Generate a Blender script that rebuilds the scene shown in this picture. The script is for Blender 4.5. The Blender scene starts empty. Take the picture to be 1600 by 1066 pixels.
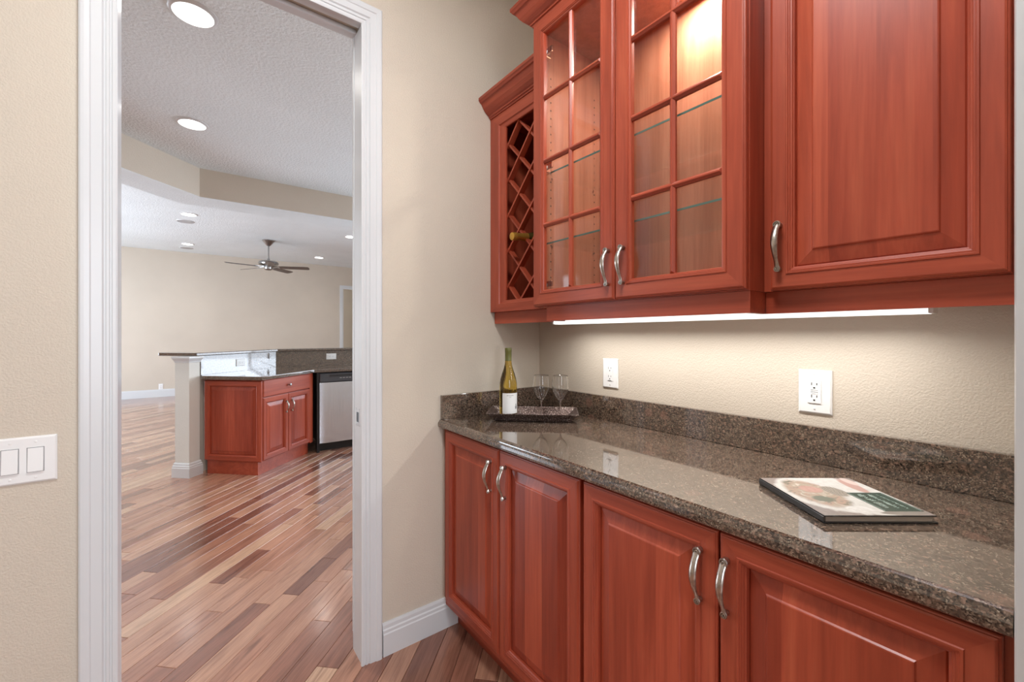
import bpy, math, random
from mathutils import Vector, Matrix
random.seed(7)
PI = math.pi
SC = bpy.context.scene
COL = SC.collection

# ------------------------------------------------------------------ camera, world, light, exposure
cam_d = bpy.data.cameras.new('camera'); cam = bpy.data.objects.new('camera', cam_d); COL.objects.link(cam)
YAW = math.atan(503/662)
cam.location = (0, 0, 1.30); cam.rotation_euler = (PI/2, 0, -YAW)
cam_d.sensor_width = 36; cam_d.lens = 662/1600*36; cam_d.shift_y = -9/1600; cam_d.clip_start = .02
SC.camera = cam
SC.view_settings.view_transform = 'Standard'; SC.view_settings.look = 'None'
SC.view_settings.gamma = 1; SC.view_settings.use_curve_mapping = False
SC.view_settings.exposure = 0.0
SC.cycles.use_denoising = True
SC.cycles.max_bounces = 10; SC.cycles.diffuse_bounces = 5; SC.cycles.glossy_bounces = 5
SC.cycles.transmission_bounces = 10; SC.cycles.transparent_max_bounces = 16
SC.cycles.caustics_reflective = False; SC.cycles.caustics_refractive = False
SC.cycles.sample_clamp_indirect = 6

w = bpy.data.worlds.new('world'); SC.world = w; w.use_nodes = True
w.node_tree.nodes['Background'].inputs[0].default_value = (.87, .96, 1.06, 1)
w.node_tree.nodes['Background'].inputs[1].default_value = 4.0

def area(name, loc, aim, sx, sy, power, color=(1, 1, 1), spread=PI):
    d = bpy.data.lights.new(name, 'AREA'); d.shape = 'RECTANGLE'; d.size = sx; d.size_y = sy
    d.energy = power; d.color = color; d.spread = spread
    o = bpy.data.objects.new(name, d); COL.objects.link(o); o.location = loc
    o.rotation_euler = (Vector(aim) - Vector(loc)).to_track_quat('-Z', 'Y').to_euler()
    return o
area('hall_fill_light', (.35, -2.7, 1.6), (.6, 1.0, 1.2), 2.4, 1.8, 94, (.90, .97, 1.07))  # added soft fill behind the camera; the hall walls have no window
pl_ = area('pantry_ceiling_light', (.2, .4, 3.02), (.2, .4, 0), .5, .5, 34, (.95, .98, 1)); pl_.data.shape = 'DISK'
area('kitchen_window_light', (4.7, 4.6, 1.6), (0, 4.6, 1.4), 3.6, 2.0, 110, (.85, .97, 1.12))
area('living_window_light', (-3.4, 8.2, 1.3), (2, 8.4, 1.2), 4.4, 2.3, 140, (.85, .97, 1.12))

# ------------------------------------------------------------------ materials
def srgb(r, g, b):
    f = lambda c: c/12.92 if c <= .04045 else ((c+.055)/1.055)**2.4
    return (f(r/255), f(g/255), f(b/255), 1)

class NT:
    def __init__(s, name):
        s.m = bpy.data.materials.new(name); s.m.use_nodes = True
        s.t = s.m.node_tree; s.n = s.t.nodes; s.b = s.n['Principled BSDF']
    def node(s, ty, **k):
        nd = s.n.new(ty)
        for a, v in k.items(): setattr(nd, a, v)
        return nd
    def link(s, a, b): s.t.links.new(a, b)
    def ramp(s, src, stops):
        r = s.node('ShaderNodeValToRGB'); cr = r.color_ramp
        while len(cr.elements) < len(stops): cr.elements.new(.5)
        for e, (p, c) in zip(cr.elements, stops): e.position = p; e.color = c if len(c) == 4 else (*c, 1)
        s.link(src, r.inputs[0]); return r.outputs[0]
    def noise(s, vec, scale, detail=3, rough=.5, dist=0):
        n = s.node('ShaderNodeTexNoise'); n.inputs['Scale'].default_value = scale; n.inputs['Detail'].default_value = detail
        n.inputs['Roughness'].default_value = rough; n.inputs['Distortion'].default_value = dist
        if vec is not None: s.link(vec, n.inputs['Vector'])
        return n
    def mix(s, ty, fac, a, b):
        m = s.node('ShaderNodeMix', data_type='RGBA', blend_type=ty)
        for sock, v in ((m.inputs[0], fac), (m.inputs[6], a), (m.inputs[7], b)):
            if isinstance(v, (int, float)): sock.default_value = v
            elif isinstance(v, tuple): sock.default_value = v if len(v) == 4 else (*v, 1)
            else: s.link(v, sock)
        return m.outputs[2]
    def bump(s, h, strength, dist=.002):
        b = s.node('ShaderNodeBump'); b.inputs['Strength'].default_value = strength; b.inputs['Distance'].default_value = dist
        s.link(h, b.inputs['Height']); s.link(b.outputs[0], s.b.inputs['Normal'])
    def math(s, op, a, b=None):
        m = s.node('ShaderNodeMath', operation=op)
        for i, v in enumerate((a, b)):
            if v is None: continue
            if isinstance(v, (int, float)): m.inputs[i].default_value = v
            else: s.link(v, m.inputs[i])
        return m.outputs[0]

def simple(name, color, rough=.5, metal=0, spec=.5, emit=None, es=0, coat=0):
    k = NT(name); b = k.b
    b.inputs['Base Color'].default_value = color; b.inputs['Roughness'].default_value = rough
    b.inputs['Metallic'].default_value = metal; b.inputs['Specular IOR Level'].default_value = spec
    b.inputs['Coat Weight'].default_value = coat
    if emit: b.inputs['Emission Color'].default_value = emit; b.inputs['Emission Strength'].default_value = es
    return k.m

def paint(name, color, scale=150, strength=.35, rough=.6, dist=.002):
    k = NT(name); tc = k.node('ShaderNodeTexCoord')
    n = k.noise(tc.outputs['Object'], scale, 2, .5)
    n2 = k.noise(tc.outputs['Object'], 1.3, 3, .6)
    c = k.ramp(n2.outputs[0], [(.3, tuple(x*.96 for x in color[:3])), (.7, tuple(min(1, x*1.03) for x in color[:3]))])
    k.link(c, k.b.inputs['Base Color']); k.b.inputs['Roughness'].default_value = rough
    k.b.inputs['Specular IOR Level'].default_value = .3
    h = k.ramp(n.outputs[0], [(.38, (0, 0, 0)), (.62, (1, 1, 1))])
    k.bump(h, strength, dist)
    return k.m

def cherry(name, axis, stave=0.0, tone=1.0, cols=None):
    k = NT(name); tc = k.node('ShaderNodeTexCoord'); oi = k.node('ShaderNodeObjectInfo')
    off = k.node('ShaderNodeVectorMath', operation='ADD'); k.link(tc.outputs['Object'], off.inputs[0])
    sc = k.node('ShaderNodeVectorMath', operation='SCALE'); sc.inputs[0].default_value = (13.1, 7.7, 9.3)
    k.link(oi.outputs['Random'], sc.inputs['Scale']); k.link(sc.outputs[0], off.inputs[1])
    vec = off.outputs[0]
    if stave:
        sp = k.node('ShaderNodeSeparateXYZ'); k.link(tc.outputs['Object'], sp.inputs[0])
        st = k.math('FLOOR', k.math('DIVIDE', k.math('ADD', sp.outputs[0], oi.outputs['Random']), stave))
        wn = k.node('ShaderNodeTexWhiteNoise', noise_dimensions='2D'); cb = k.node('ShaderNodeCombineXYZ')
        k.link(st, cb.inputs[0]); k.link(oi.outputs['Random'], cb.inputs[1]); k.link(cb.outputs[0], wn.inputs['Vector'])
        a2 = k.node('ShaderNodeVectorMath', operation='ADD'); k.link(vec, a2.inputs[0]); k.link(wn.outputs['Color'], a2.inputs[1]); vec = a2.outputs[0]
    mp = k.node('ShaderNodeMapping'); s3 = [26, 26, 26]; s3['XYZ'.index(axis)] = 1.6
    mp.inputs['Scale'].default_value = s3; k.link(vec, mp.inputs[0])
    g = k.noise(mp.outputs[0], 1.0, 5, .6, .6)
    mp2 = k.node('ShaderNodeMapping'); s4 = [150, 150, 150]; s4['XYZ'.index(axis)] = 6
    mp2.inputs['Scale'].default_value = s4; k.link(vec, mp2.inputs[0])
    fine = k.noise(mp2.outputs[0], 1.0, 2, .5)
    big = k.noise(vec, 2.2, 2, .5)
    T = lambda r, g_, b: (r*tone, g_*tone, b*tone)
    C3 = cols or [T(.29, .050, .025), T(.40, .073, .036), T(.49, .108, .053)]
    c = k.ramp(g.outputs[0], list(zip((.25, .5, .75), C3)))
    c = k.mix('MULTIPLY', .22, c, k.ramp(fine.outputs[0], [(.35, (.55, .5, .5)), (.6, (1, 1, 1))]))
    c = k.mix('MULTIPLY', .5, c, k.ramp(big.outputs[0], [(.3, (.72, .66, .62)), (.7, (1.0, 1.0, 1.0))]))
    if stave:
        c = k.mix('MULTIPLY', 1.0, c, k.ramp(wn.outputs['Value'], [(0, (.74, .62, .62)), (.5, (.95, .9, .88)), (1, (1.15, 1.18, 1.15))]))
    k.link(c, k.b.inputs['Base Color']); k.b.inputs['Roughness'].default_value = .33
    k.b.inputs['Specular IOR Level'].default_value = .42
    k.bump(fine.outputs[0], .05, .001)
    return k.m

def granite(name, bright=.95):
    k = NT(name); tc = k.node('ShaderNodeTexCoord'); P = tc.outputs['Object']
    wob = k.noise(P, 90, 2); wv = k.mix('ADD', .004, P, wob.outputs['Color'])
    def vor(scale):
        v = k.node('ShaderNodeTexVoronoi'); v.inputs['Scale'].default_value = scale; k.link(wv, v.inputs['Vector']); return v
    v1, v2 = vor(430), vor(210)
    s1 = k.node('ShaderNodeSeparateColor'); k.link(v1.outputs['Color'], s1.inputs[0])
    s2 = k.node('ShaderNodeSeparateColor'); k.link(v2.outputs['Color'], s2.inputs[0])
    B = lambda *c: tuple(x*bright for x in c)
    c1 = k.ramp(s1.outputs[0], [(0, B(.022, .017, .014)), (.3, B(.05, .036, .027)), (.55, B(.12, .082, .06)), (.8, B(.2, .145, .105)), (1, B(.36, .29, .22))])
    c2 = k.ramp(s2.outputs[1], [(0, B(.018, .014, .012)), (.35, B(.07, .05, .037)), (.75, B(.15, .1, .073)), (.95, B(.27, .17, .125)), (1, B(.33, .24, .18))])
    n = k.noise(P, 75, 3)
    f = k.ramp(n.outputs[0], [(.42, (0, 0, 0)), (.58, (1, 1, 1))])
    c = k.mix('MIX', f, c1, c2)
    big = k.noise(P, 7, 2)
    c = k.mix('MULTIPLY', .5, c, k.ramp(big.outputs[0], [(.35, (.7, .68, .66)), (.65, (1.1, 1.05, 1))]))
    pk = vor(14); s3 = k.node('ShaderNodeSeparateColor'); k.link(pk.outputs['Color'], s3.inputs[0])
    spot = k.math('MULTIPLY', k.math('GREATER_THAN', s3.outputs[2], .93), k.math('LESS_THAN', pk.outputs['Distance'], .28))
    c = k.mix('MIX', k.math('MULTIPLY', spot, .3), c, B(.30, .15, .11))
    k.link(c, k.b.inputs['Base Color']); k.b.inputs['Roughness'].default_value = .06
    k.b.inputs['Specular IOR Level'].default_value = .9; k.b.inputs['Coat Weight'].default_value = .8; k.b.inputs['Coat Roughness'].default_value = .05
    return k.m

def plank_mat():
    k = NT('cherry_floor_planks'); tc = k.node('ShaderNodeTexCoord'); at = k.node('ShaderNodeAttribute', attribute_name='seed')
    mp = k.node('ShaderNodeMapping'); mp.inputs['Rotation'].default_value = (0, 0, -PI/4); k.link(tc.outputs['Object'], mp.inputs[0])
    sc = k.node('ShaderNodeVectorMath', operation='SCALE'); sc.inputs[0].default_value = (31, 17, 23); k.link(at.outputs['Fac'], sc.inputs['Scale'])
    ad = k.node('ShaderNodeVectorMath', operation='ADD'); k.link(mp.outputs[0], ad.inputs[0]); k.link(sc.outputs[0], ad.inputs[1])
    m2 = k.node('ShaderNodeMapping'); m2.inputs['Scale'].default_value = (2.2, 26, 1); k.link(ad.outputs[0], m2.inputs[0])
    g = k.noise(m2.outputs[0], 1, 5, .6, 1.2)
    m3 = k.node('ShaderNodeMapping'); m3.inputs['Scale'].default_value = (9, 190, 1); k.link(ad.outputs[0], m3.inputs[0])
    fn = k.noise(m3.outputs[0], 1, 2, .5)
    c = k.ramp(at.outputs['Fac'], [(0, (.18, .076, .052)), (.22, (.29, .130, .087)), (.5, (.41, .205, .133)), (.78, (.49, .272, .178)), (1, (.56, .36, .24))])
    c = k.mix('MULTIPLY', .8, c, k.ramp(g.outputs[0], [(.28, (.42, .36, .35)), (.44, (.85, .82, .81)), (.55, (1.0, .98, .97)), (.72, (1.2, 1.17, 1.15))]))
    c = k.mix('MULTIPLY', .35, c, k.ramp(fn.outputs[0], [(.35, (.5, .48, .48)), (.6, (1, 1, 1))]))
    k.link(c, k.b.inputs['Base Color']); k.b.inputs['Roughness'].default_value = .2; k.b.inputs['Coat Weight'].default_value = .55; k.b.inputs['Coat Roughness'].default_value = .14
    k.b.inputs['Specular IOR Level'].default_value = .55
    k.bump(fn.outputs[0], .04, .001)
    return k.m

def thin_glass(name, tint=(.97, .985, .98, 1)):
    k = NT(name); k.n.remove(k.b); out = k.n['Material Output']
    fr = k.node('ShaderNodeFresnel'); ge = k.node('ShaderNodeNewGeometry')
    k.link(k.math('ADD', k.math('MULTIPLY', ge.outputs['Backfacing'], 1/1.45-1.45), 1.45), fr.inputs[0])
    tr = k.node('ShaderNodeBsdfTransparent'); tr.inputs[0].default_value = tint
    gl = k.node('ShaderNodeBsdfGlossy'); gl.inputs['Roughness'].default_value = .05
    mx = k.node('ShaderNodeMixShader')
    k.link(fr.outputs[0], mx.inputs[0]); k.link(tr.outputs[0], mx.inputs[1]); k.link(gl.outputs[0], mx.inputs[2]); k.link(mx.outputs[0], out.inputs[0])
    return k.m
def solid_glass(name, color, rough=0.0, ior=1.45):
    k = NT(name); b = k.b
    b.inputs['Base Color'].default_value = color; b.inputs['Roughness'].default_value = rough
    b.inputs['Transmission Weight'].default_value = 1; b.inputs['IOR'].default_value = ior
    return k.m
def emitter(name, color, s):
    k = NT(name); k.n.remove(k.b); e = k.node('ShaderNodeEmission'); e.inputs[0].default_value = color; e.inputs[1].default_value = s
    k.link(e.outputs[0], k.n['Material Output'].inputs[0]); return k.m

def antique():
    k = NT('antique_pewter'); tc = k.node('ShaderNodeTexCoord'); g = k.node('ShaderNodeNewGeometry')
    n = k.noise(tc.outputs['Object'], 90, 2)
    c = k.ramp(n.outputs[0], [(.3, (.34, .30, .265)), (.65, (.56, .51, .46))])
    cr = k.ramp(g.outputs['Pointiness'], [(.42, (.16, .13, .12)), (.49, (1, 1, 1))])
    c = k.mix('MULTIPLY', .9, c, cr)
    k.link(c, k.b.inputs['Base Color']); k.b.inputs['Metallic'].default_value = 1; k.b.inputs['Roughness'].default_value = .3
    return k.m
def steel():
    k = NT('brushed_stainless'); tc = k.node('ShaderNodeTexCoord')
    mp = k.node('ShaderNodeMapping'); mp.inputs['Scale'].default_value = (400, 400, 3); k.link(tc.outputs['Object'], mp.inputs[0])
    n = k.noise(mp.outputs[0], 1, 2); c = k.ramp(n.outputs[0], [(.3, (.58, .62, .69)), (.7, (.70, .74, .81))])
    k.link(c, k.b.inputs['Base Color']); k.b.inputs['Metallic'].default_value = 1; k.b.inputs['Roughness'].default_value = .27
    return k.m
def tray_mat():
    k = NT('embossed_bronze'); tc = k.node('ShaderNodeTexCoord')
    v = k.node('ShaderNodeTexVoronoi'); v.inputs['Scale'].default_value = 90; k.link(tc.outputs['Object'], v.inputs['Vector'])
    v2 = k.node('ShaderNodeTexVoronoi', feature='DISTANCE_TO_EDGE'); v2.inputs['Scale'].default_value = 120; k.link(tc.outputs['Object'], v2.inputs['Vector'])
    k.link(k.ramp(v2.outputs[0], [(.02, (.06, .038, .032)), (.18, (.32, .24, .215)), (.4, (.55, .46, .43))]), k.b.inputs['Base Color'])
    k.b.inputs['Metallic'].default_value = .75; k.b.inputs['Roughness'].default_value = .34
    k.bump(v2.outputs[0], .9, .004); return k.m
def cover_mat():
    k = NT('book_cover_print'); tc = k.node('ShaderNodeTexCoord'); P = tc.outputs['Object']
    sp = k.node('ShaderNodeSeparateXYZ'); k.link(P, sp.inputs[0]); X, Y = sp.outputs[0], sp.outputs[1]
    n = k.noise(P, 30, 4, .6, 1.0)
    mott = k.ramp(n.outputs[0], [(.3, (.10, .10, .07)), (.40, (.26, .22, .17)), (.48, (.40, .27, .21)), (.56, (.34, .30, .23)), (.64, (.55, .45, .37)), (.74, (.62, .57, .5))])
    def blob(cx, cy, rx, ry, soft=.15):
        dx = k.math('DIVIDE', k.math('SUBTRACT', X, cx), rx); dy = k.math('DIVIDE', k.math('SUBTRACT', Y, cy), ry)
        d = k.math('ADD', k.math('MULTIPLY', dx, dx), k.math('MULTIPLY', dy, dy))
        d = k.math('ADD', d, k.math('MULTIPLY', k.math('SUBTRACT', n.outputs[0], .5), .5))
        return k.ramp(d, [(1-soft, (1, 1, 1)), (1.0, (0, 0, 0))])
    n3 = k.noise(P, 90, 3, .6); sh = k.ramp(n3.outputs[0], [(.3, (.72, .7, .68)), (.65, (1, 1, 1))])
    wv = k.node('ShaderNodeTexWave'); wv.inputs['Scale'].default_value = 55; wv.inputs['Distortion'].default_value = 3; k.link(P, wv.inputs['Vector'])
    st = k.ramp(wv.outputs['Fac'], [(.3, (.13, .12, .10)), (.7, (.42, .36, .30))])
    c = k.mix('MIX', blob(.115, .118, .128, .122), (.27, .225, .205), (.60, .575, .54))
    c = k.mix('MULTIPLY', .5, c, sh)
    c = k.mix('MIX', blob(.066, .122, .056, .090, .35), c, mott)
    c = k.mix('MIX', blob(.118, .130, .024, .036, .4), c, st)
    c = k.mix('MIX', blob(.060, .086, .024, .020, .5), c, (.15, .16, .12))
    c = k.mix('MIX', blob(.073, .143, .026, .024, .4), c, k.mix('MULTIPLY', .6, (.50, .30, .25), sh))
    c = k.mix('MIX', blob(.186, .165, .016, .05, .4), c, (.44, .28, .24))
    c = k.mix('MIX', blob(.200, .195, .012, .03, .4), c, (.58, .46, .41))
    c = k.mix('MIX', blob(.094, .030, .030, .018, .3), c, k.mix('MULTIPLY', .9, (.68, .66, .63), sh))
    c = k.mix('MIX', blob(.168, .012, .05, .010, .3), c, (.24, .21, .18))
    k.link(c, k.b.inputs['Base Color']); k.b.inputs['Roughness'].default_value = .22
    return k.m

M = {}
M['wall'] = paint('beige_wall_paint', (.605, .535, .445, 1), 210, .3)
M['wall_k'] = paint('beige_kitchen_paint', (.60, .53, .445, 1), 90, .2)
M['column'] = paint('pale_column_paint', (.70, .69, .64, 1), 90, .15)
M['ceil'] = paint('white_ceiling_texture', (.77, .83, .85, 1), 55, .5, .8, .004)
M['trim'] = simple('white_trim_enamel', (.64, .655, .665, 1), .3)
M['plastic'] = simple('white_plastic', (.82, .82, .81, 1), .3)
M['slot'] = simple('dark_slot', (.02, .02, .02, 1), .6)
M['cv'] = cherry('cherry_grain_upright', 'Z'); M['ch'] = cherry('cherry_grain_level', 'X')
M['cp'] = cherry('cherry_panel_staves', 'Z', .085)
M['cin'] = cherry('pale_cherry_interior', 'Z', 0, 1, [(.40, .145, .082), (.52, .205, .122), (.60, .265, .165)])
M['cy'] = cherry('cherry_grain_lengthwise', 'Y')
M['granite'] = granite('brown_speckled_granite')
M['granite_k'] = granite('dark_brown_granite', .95)
M['plank'] = plank_mat()
M['sub'] = simple('dark_subfloor', (.03, .015, .01, 1), .9)
M['glass'] = thin_glass('clear_pane_glass')
M['shelf'] = thin_glass('glass_shelf', (.965, .985, .975, 1))
M['shelf_edge'] = simple('green_glass_edge', (.10, .2, .17, 1), .15)
M['crystal'] = solid_glass('crystal', (1, 1, 1, 1))
M['bottle'] = solid_glass('olive_bottle_glass', (.72, .52, .11, 1))
M['pewter'] = antique(); M['steel'] = steel(); M['tray'] = tray_mat()
M['chrome'] = simple('bright_chrome', (.75, .75, .75, 1), .15, 1)
M['nickel'] = simple('brushed_nickel', (.36, .35, .34, 1), .28, 1)
M['black'] = simple('black_plastic', (.025, .026, .03, 1), .35)
M['charcoal'] = simple('dark_grey_panel', (.06, .065, .075, 1), .3)
M['kick'] = simple('black_kick', (.012, .012, .014, 1), .4)
M['strip'] = emitter('fluorescent_lens', (1, .97, .93, 1), 1.6)
M['lens'] = emitter('downlight_lens', (1, .985, .96, 1), 14)
M['lens_side'] = emitter('downlight_cone', (1, .985, .96, 1), 2.2)
M['label'] = simple('white_paper_label', (.80, .80, .79, 1), .5)
M['ink'] = simple('grey_ink', (.25, .25, .25, 1), .6)
M['screwcap'] = simple('olive_green_cap', (.125, .125, .03, 1), .4, .1)
M['foil'] = simple('gold_foil', (.62, .36, .07, 1), .3, .75)
M['darkbottle'] = simple('dark_bottle_glass', (.05, .035, .01, 1), .08, 0, .7)
M['cover'] = cover_mat()
M['spine'] = simple('black_book_cloth', (.012, .012, .013, 1), .25)
M['page'] = simple('page_edges', (.52, .48, .44, 1), .8)
M['spine_grey'] = simple('charcoal_book_cloth', (.05, .05, .052, 1), .3)
M['green'] = simple('dark_green_print', (.028, .055, .042, 1), .25)
M['pale'] = simple('pale_green_print', (.42, .5, .44, 1), .3)
M['grille'] = simple('grey_speaker_grille', (.42, .42, .42, 1), .8)
M['blade'] = simple('dark_walnut_blade', (.09, .06, .045, 1), .4)
M['pin'] = simple('shelf_pin_hole', (.03, .015, .01, 1), .8)

# ------------------------------------------------------------------ mesh helpers
class MB:
    def __init__(s): s.v = []; s.f = []; s.m = []
    def add(s, vs, fs, mat=0):
        o = len(s.v); s.v += [tuple(p) for p in vs]
        for i, f in enumerate(fs):
            s.f.append(tuple(o+j for j in f)); s.m.append(mat[i] if isinstance(mat, (list, tuple)) else mat)
        return s
    def box(s, x0, x1, y0, y1, z0, z1, mat=0):
        return s.add([(x0, y0, z0), (x1, y0, z0), (x1, y1, z0), (x0, y1, z0), (x0, y0, z1), (x1, y0, z1), (x1, y1, z1), (x0, y1, z1)],
                     [(0, 3, 2, 1), (4, 5, 6, 7), (0, 1, 5, 4), (1, 2, 6, 5), (2, 3, 7, 6), (3, 0, 4, 7)], mat)
    def rings(s, x0, z0, w, h, prof, fill=True, back=False, mv=0, mh=1, mf=0):
        """rectangle loops (inset, out) facing -y; mitred like a picture frame"""
        vs = []
        for i, d in prof:
            vs += [(x0+i, -d, z0+i), (x0+w-i, -d, z0+i), (x0+w-i, -d, z0+h-i), (x0+i, -d, z0+h-i)]
        fs = []; ms = []
        for r in range(len(prof)-1):
            for k in range(4):
                a, b = r*4+k, r*4+(k+1) % 4
                fs.append((a, b, b+4, a+4)); ms.append(mh if k in (0, 2) else mv)
        if fill:
            n = (len(prof)-1)*4; fs.append((n, n+1, n+2, n+3)); ms.append(mf)
        if back: fs.append((3, 2, 1, 0)); ms.append(mv)
        return s.add(vs, fs, ms)
    def lathe(s, prof, seg=24, mat=0, c=(0, 0, 0), cap=False):
        vs = []; fs = []
        for r, z in prof:
            for k in range(seg):
                a = 2*PI*k/seg; vs.append((c[0]+r*math.cos(a), c[1]+r*math.sin(a), c[2]+z))
        for i in range(len(prof)-1):
            for k in range(seg):
                a, b = i*seg+k, i*seg+(k+1) % seg; fs.append((a, b, b+seg, a+seg))
        if cap and prof[0][0] > 1e-6: fs.append(tuple(range(seg-1, -1, -1)))
        if cap and prof[-1][0] > 1e-6: n = (len(prof)-1)*seg; fs.append(tuple(range(n, n+seg)))
        return s.add(vs, fs, mat)
    def prism(s, poly, z0, z1, mat=0):
        n = len(poly); vs = [(x, y, z0) for x, y in poly]+[(x, y, z1) for x, y in poly]
        fs = [tuple(range(n-1, -1, -1)), tuple(range(n, 2*n))]+[(i, (i+1) % n, (i+1) % n+n, i+n) for i in range(n)]
        return s.add(vs, fs, mat)
    def sweep(s, path, prof, mapf=lambda a, b, t: (a, b, t), only=None, mat=0, side=1):
        """profile (d, t) run along a 2D polyline with mitred corners; d is offset to the right of travel"""
        P = [Vector(p) for p in path]; n = len(P); nor = []
        for i in range(n-1):
            d = (P[i+1]-P[i]).normalized(); nor.append(Vector((d.y, -d.x))*side)
        mit = []
        for i in range(n):
            if i == 0: mit.append(nor[0])
            elif i == n-1: mit.append(nor[-1])
            else:
                a, b = nor[i-1], nor[i]; mit.append((a+b)/(1+a.dot(b)))
        for i in range(n-1):
            if only is not None and i != only: continue
            k = len(prof)
            vs = [mapf(*(P[i]+mit[i]*d), t) for d, t in prof]+[mapf(*(P[i+1]+mit[i+1]*d), t) for d, t in prof]
            fs = [(j, (j+1) % k, (j+1) % k+k, j+k) for j in range(k)]+[tuple(range(k-1, -1, -1)), tuple(range(k, 2*k))]
            s.add(vs, fs, mat)
        return s
    def tube(s, pts, secs, seg=10, mat=0):
        """pts in the (y,z) plane at lateral x; secs = (half lateral width, half thickness)"""
        n = len(pts); vs = []; fs = []
        for i, p in enumerate(pts):
            a = Vector(pts[max(i-1, 0)]); b = Vector(pts[min(i+1, n-1)]); t = (b-a).normalized(); nn = Vector((0, -t.z, t.y))
            wx, th = secs[i]
            for k in range(seg):
                an = 2*PI*k/seg; vs.append(Vector(p)+Vector((wx*math.cos(an), 0, 0))+nn*th*math.sin(an))
        for i in range(n-1):
            for k in range(seg):
                a, b = i*seg+k, i*seg+(k+1) % seg; fs.append((a, b, b+seg, a+seg))
        fs += [tuple(range(seg-1, -1, -1)), tuple(range((n-1)*seg, n*seg))]
        return s.add(vs, fs, mat)
    def mesh(s, name):
        me = bpy.data.meshes.new(name); me.from_pydata(s.v, [], s.f)
        for p, m in zip(me.polygons, s.m): p.material_index = m
        me.update()
        import bmesh
        bm = bmesh.new(); bm.from_mesh(me); bmesh.ops.recalc_face_normals(bm, faces=bm.faces); bm.to_mesh(me); bm.free()
        return me

def obj(name, mb, mats, parent=None, loc=(0, 0, 0), rz=0, smooth=False, bevel=0, rot=None):
    me = mb.mesh(name) if isinstance(mb, MB) else mb
    if isinstance(mb, MB):
        for m in (mats if isinstance(mats, (list, tuple)) else [mats]): me.materials.append(M[m] if isinstance(m, str) else m)
        if smooth:
            me.shade_smooth()
            me.set_sharp_from_angle(angle=math.radians(35))
    o = bpy.data.objects.new(name, me); COL.objects.link(o)
    o.location = loc; o.rotation_euler = rot if rot else (0, 0, rz)
    if parent: o.parent = parent
    if bevel:
        b = o.modifiers.new('bevel', 'BEVEL'); b.width = bevel; b.segments = 2; b.limit_method = 'ANGLE'
    return o
def tag(o, label, cat, group=None):
    o['label'] = label; o['category'] = cat
    if group: o['group'] = group
    return o
def thing(name, label, cat, loc=(0, 0, 0), rz=0, group=None, rot=None):
    o = bpy.data.objects.new(name, None); COL.objects.link(o); o.location = loc; o.rotation_euler = rot if rot else (0, 0, rz)
    o.empty_display_size = .1
    return tag(o, label, cat, group)
def struct(name, mb, mats, **k):
    o = obj(name, mb, mats, **k); o['kind'] = 'structure'; return o

YW, XW = 1.689, 1.465          # doorway wall face, cabinet wall face
# ------------------------------------------------------------------ the setting
JL, JR, JT = -.177, .54, 2.53  # door opening
b = MB(); b.box(-4, JL-.02, YW, 1.80, 0, 3.25); b.box(JR+.02, 5.2, YW, 1.80, 0, 3.25); b.box(JL-.02, JR+.02, YW, 1.80, JT+.02, 3.25)
struct('wall_north', b, 'wall')
struct('wall_east', MB().box(XW, 1.56, -.09, YW, 0, 3.05), 'wall')
b = MB(); b.box(.79, XW, -.09, .028, 0, 3.05); b.box(-1.2, -.75, -.09, .028, 0, 3.05); b.box(-.75, .79, -.09, .028, 2.55, 3.05)
struct('wall_south', b, 'wall')
struct('wall_west', MB().box(-1.3, -1.2, -.09, YW, 0, 3.05), 'wall')
b = MB(); b.box(-2.6, 2.6, -3.1, -3.0, 0, 3.05); b.box(-2.7, -2.6, -3.1, -.09, 0, 3.05); b.box(2.6, 2.7, -3.1, -.09, 0, 3.05)
b.box(-2.6, -1.2, -.1, -.06, 0, 3.05); b.box(1.5, 2.6, -.1, -.06, 0, 3.05)
struct('wall_hall', b, 'wall')
struct('ceiling', MB().box(-2.7, 2.7, -3.1, YW, 3.05, 3.15), 'ceil')
# kitchen and living room
bn = [(-3.6, 1.86), (.08, 5.51), (5.0, 5.45)]; bf = [(5.0, 5.85), (-.085, 5.905), (-3.6, 2.42)]
struct('ceiling_kitchen', MB().prism([(-3.6, 1.80), (5.0, 1.80), (5.0, 5.6), (0.0, 5.7), (-3.6, 2.1)], 3.05, 3.2), 'ceil')
struct('wall_soffit', MB().prism(bn+bf, 2.752, 3.25), ['wall_k'])
struct('trim_soffit', MB().prism(bn+bf, 2.748, 2.7519), ['ceil'])
struct('ceiling_living', MB().box(-3.6, 5.0, 1.8, 12.9, 3.25, 3.35).prism([(-3.6, 2.30), (-.05, 5.8), (5.0, 5.74), (5.0, 12.9), (-3.6, 12.9)], 3.10, 3.24), 'ceil')
YF = 11.6
DX0, DX1, DZ = 3.22, 4.12, 2.52
b = MB(); b.box(-3.6, DX0, YF, YF+.12, 0, 3.1); b.box(DX1, 5.0, YF, YF+.12, 0, 3.1); b.box(DX0, DX1, YF, YF+.12, DZ, 3.1)
b.box(2.6, 5.0, YF+1.2, YF+1.3, 0, 3.1)
struct('wall_far', b, 'wall_k')
b = MB(); b.box(-3.7, -3.6, 1.8, 5.6, 0, 3.2); b.box(-3.7, -3.6, 5.6, 10.8, 2.45, 3.2); b.box(-3.7, -3.6, 10.8, 12.9, 0, 3.2)
struct('wall_living_west', b, 'wall_k')
b = MB(); b.box(5.0, 5.1, 1.8, 3.2, 0, 3.2); b.box(5.0, 5.1, 6.2, 12.9, 0, 3.2); b.box(5.0, 5.1, 3.2, 6.2, 0, 1.0); b.box(5.0, 5.1, 3.2, 6.2, 2.2, 3.2)
struct('wall_kitchen_east', b, 'wall_k')

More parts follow.
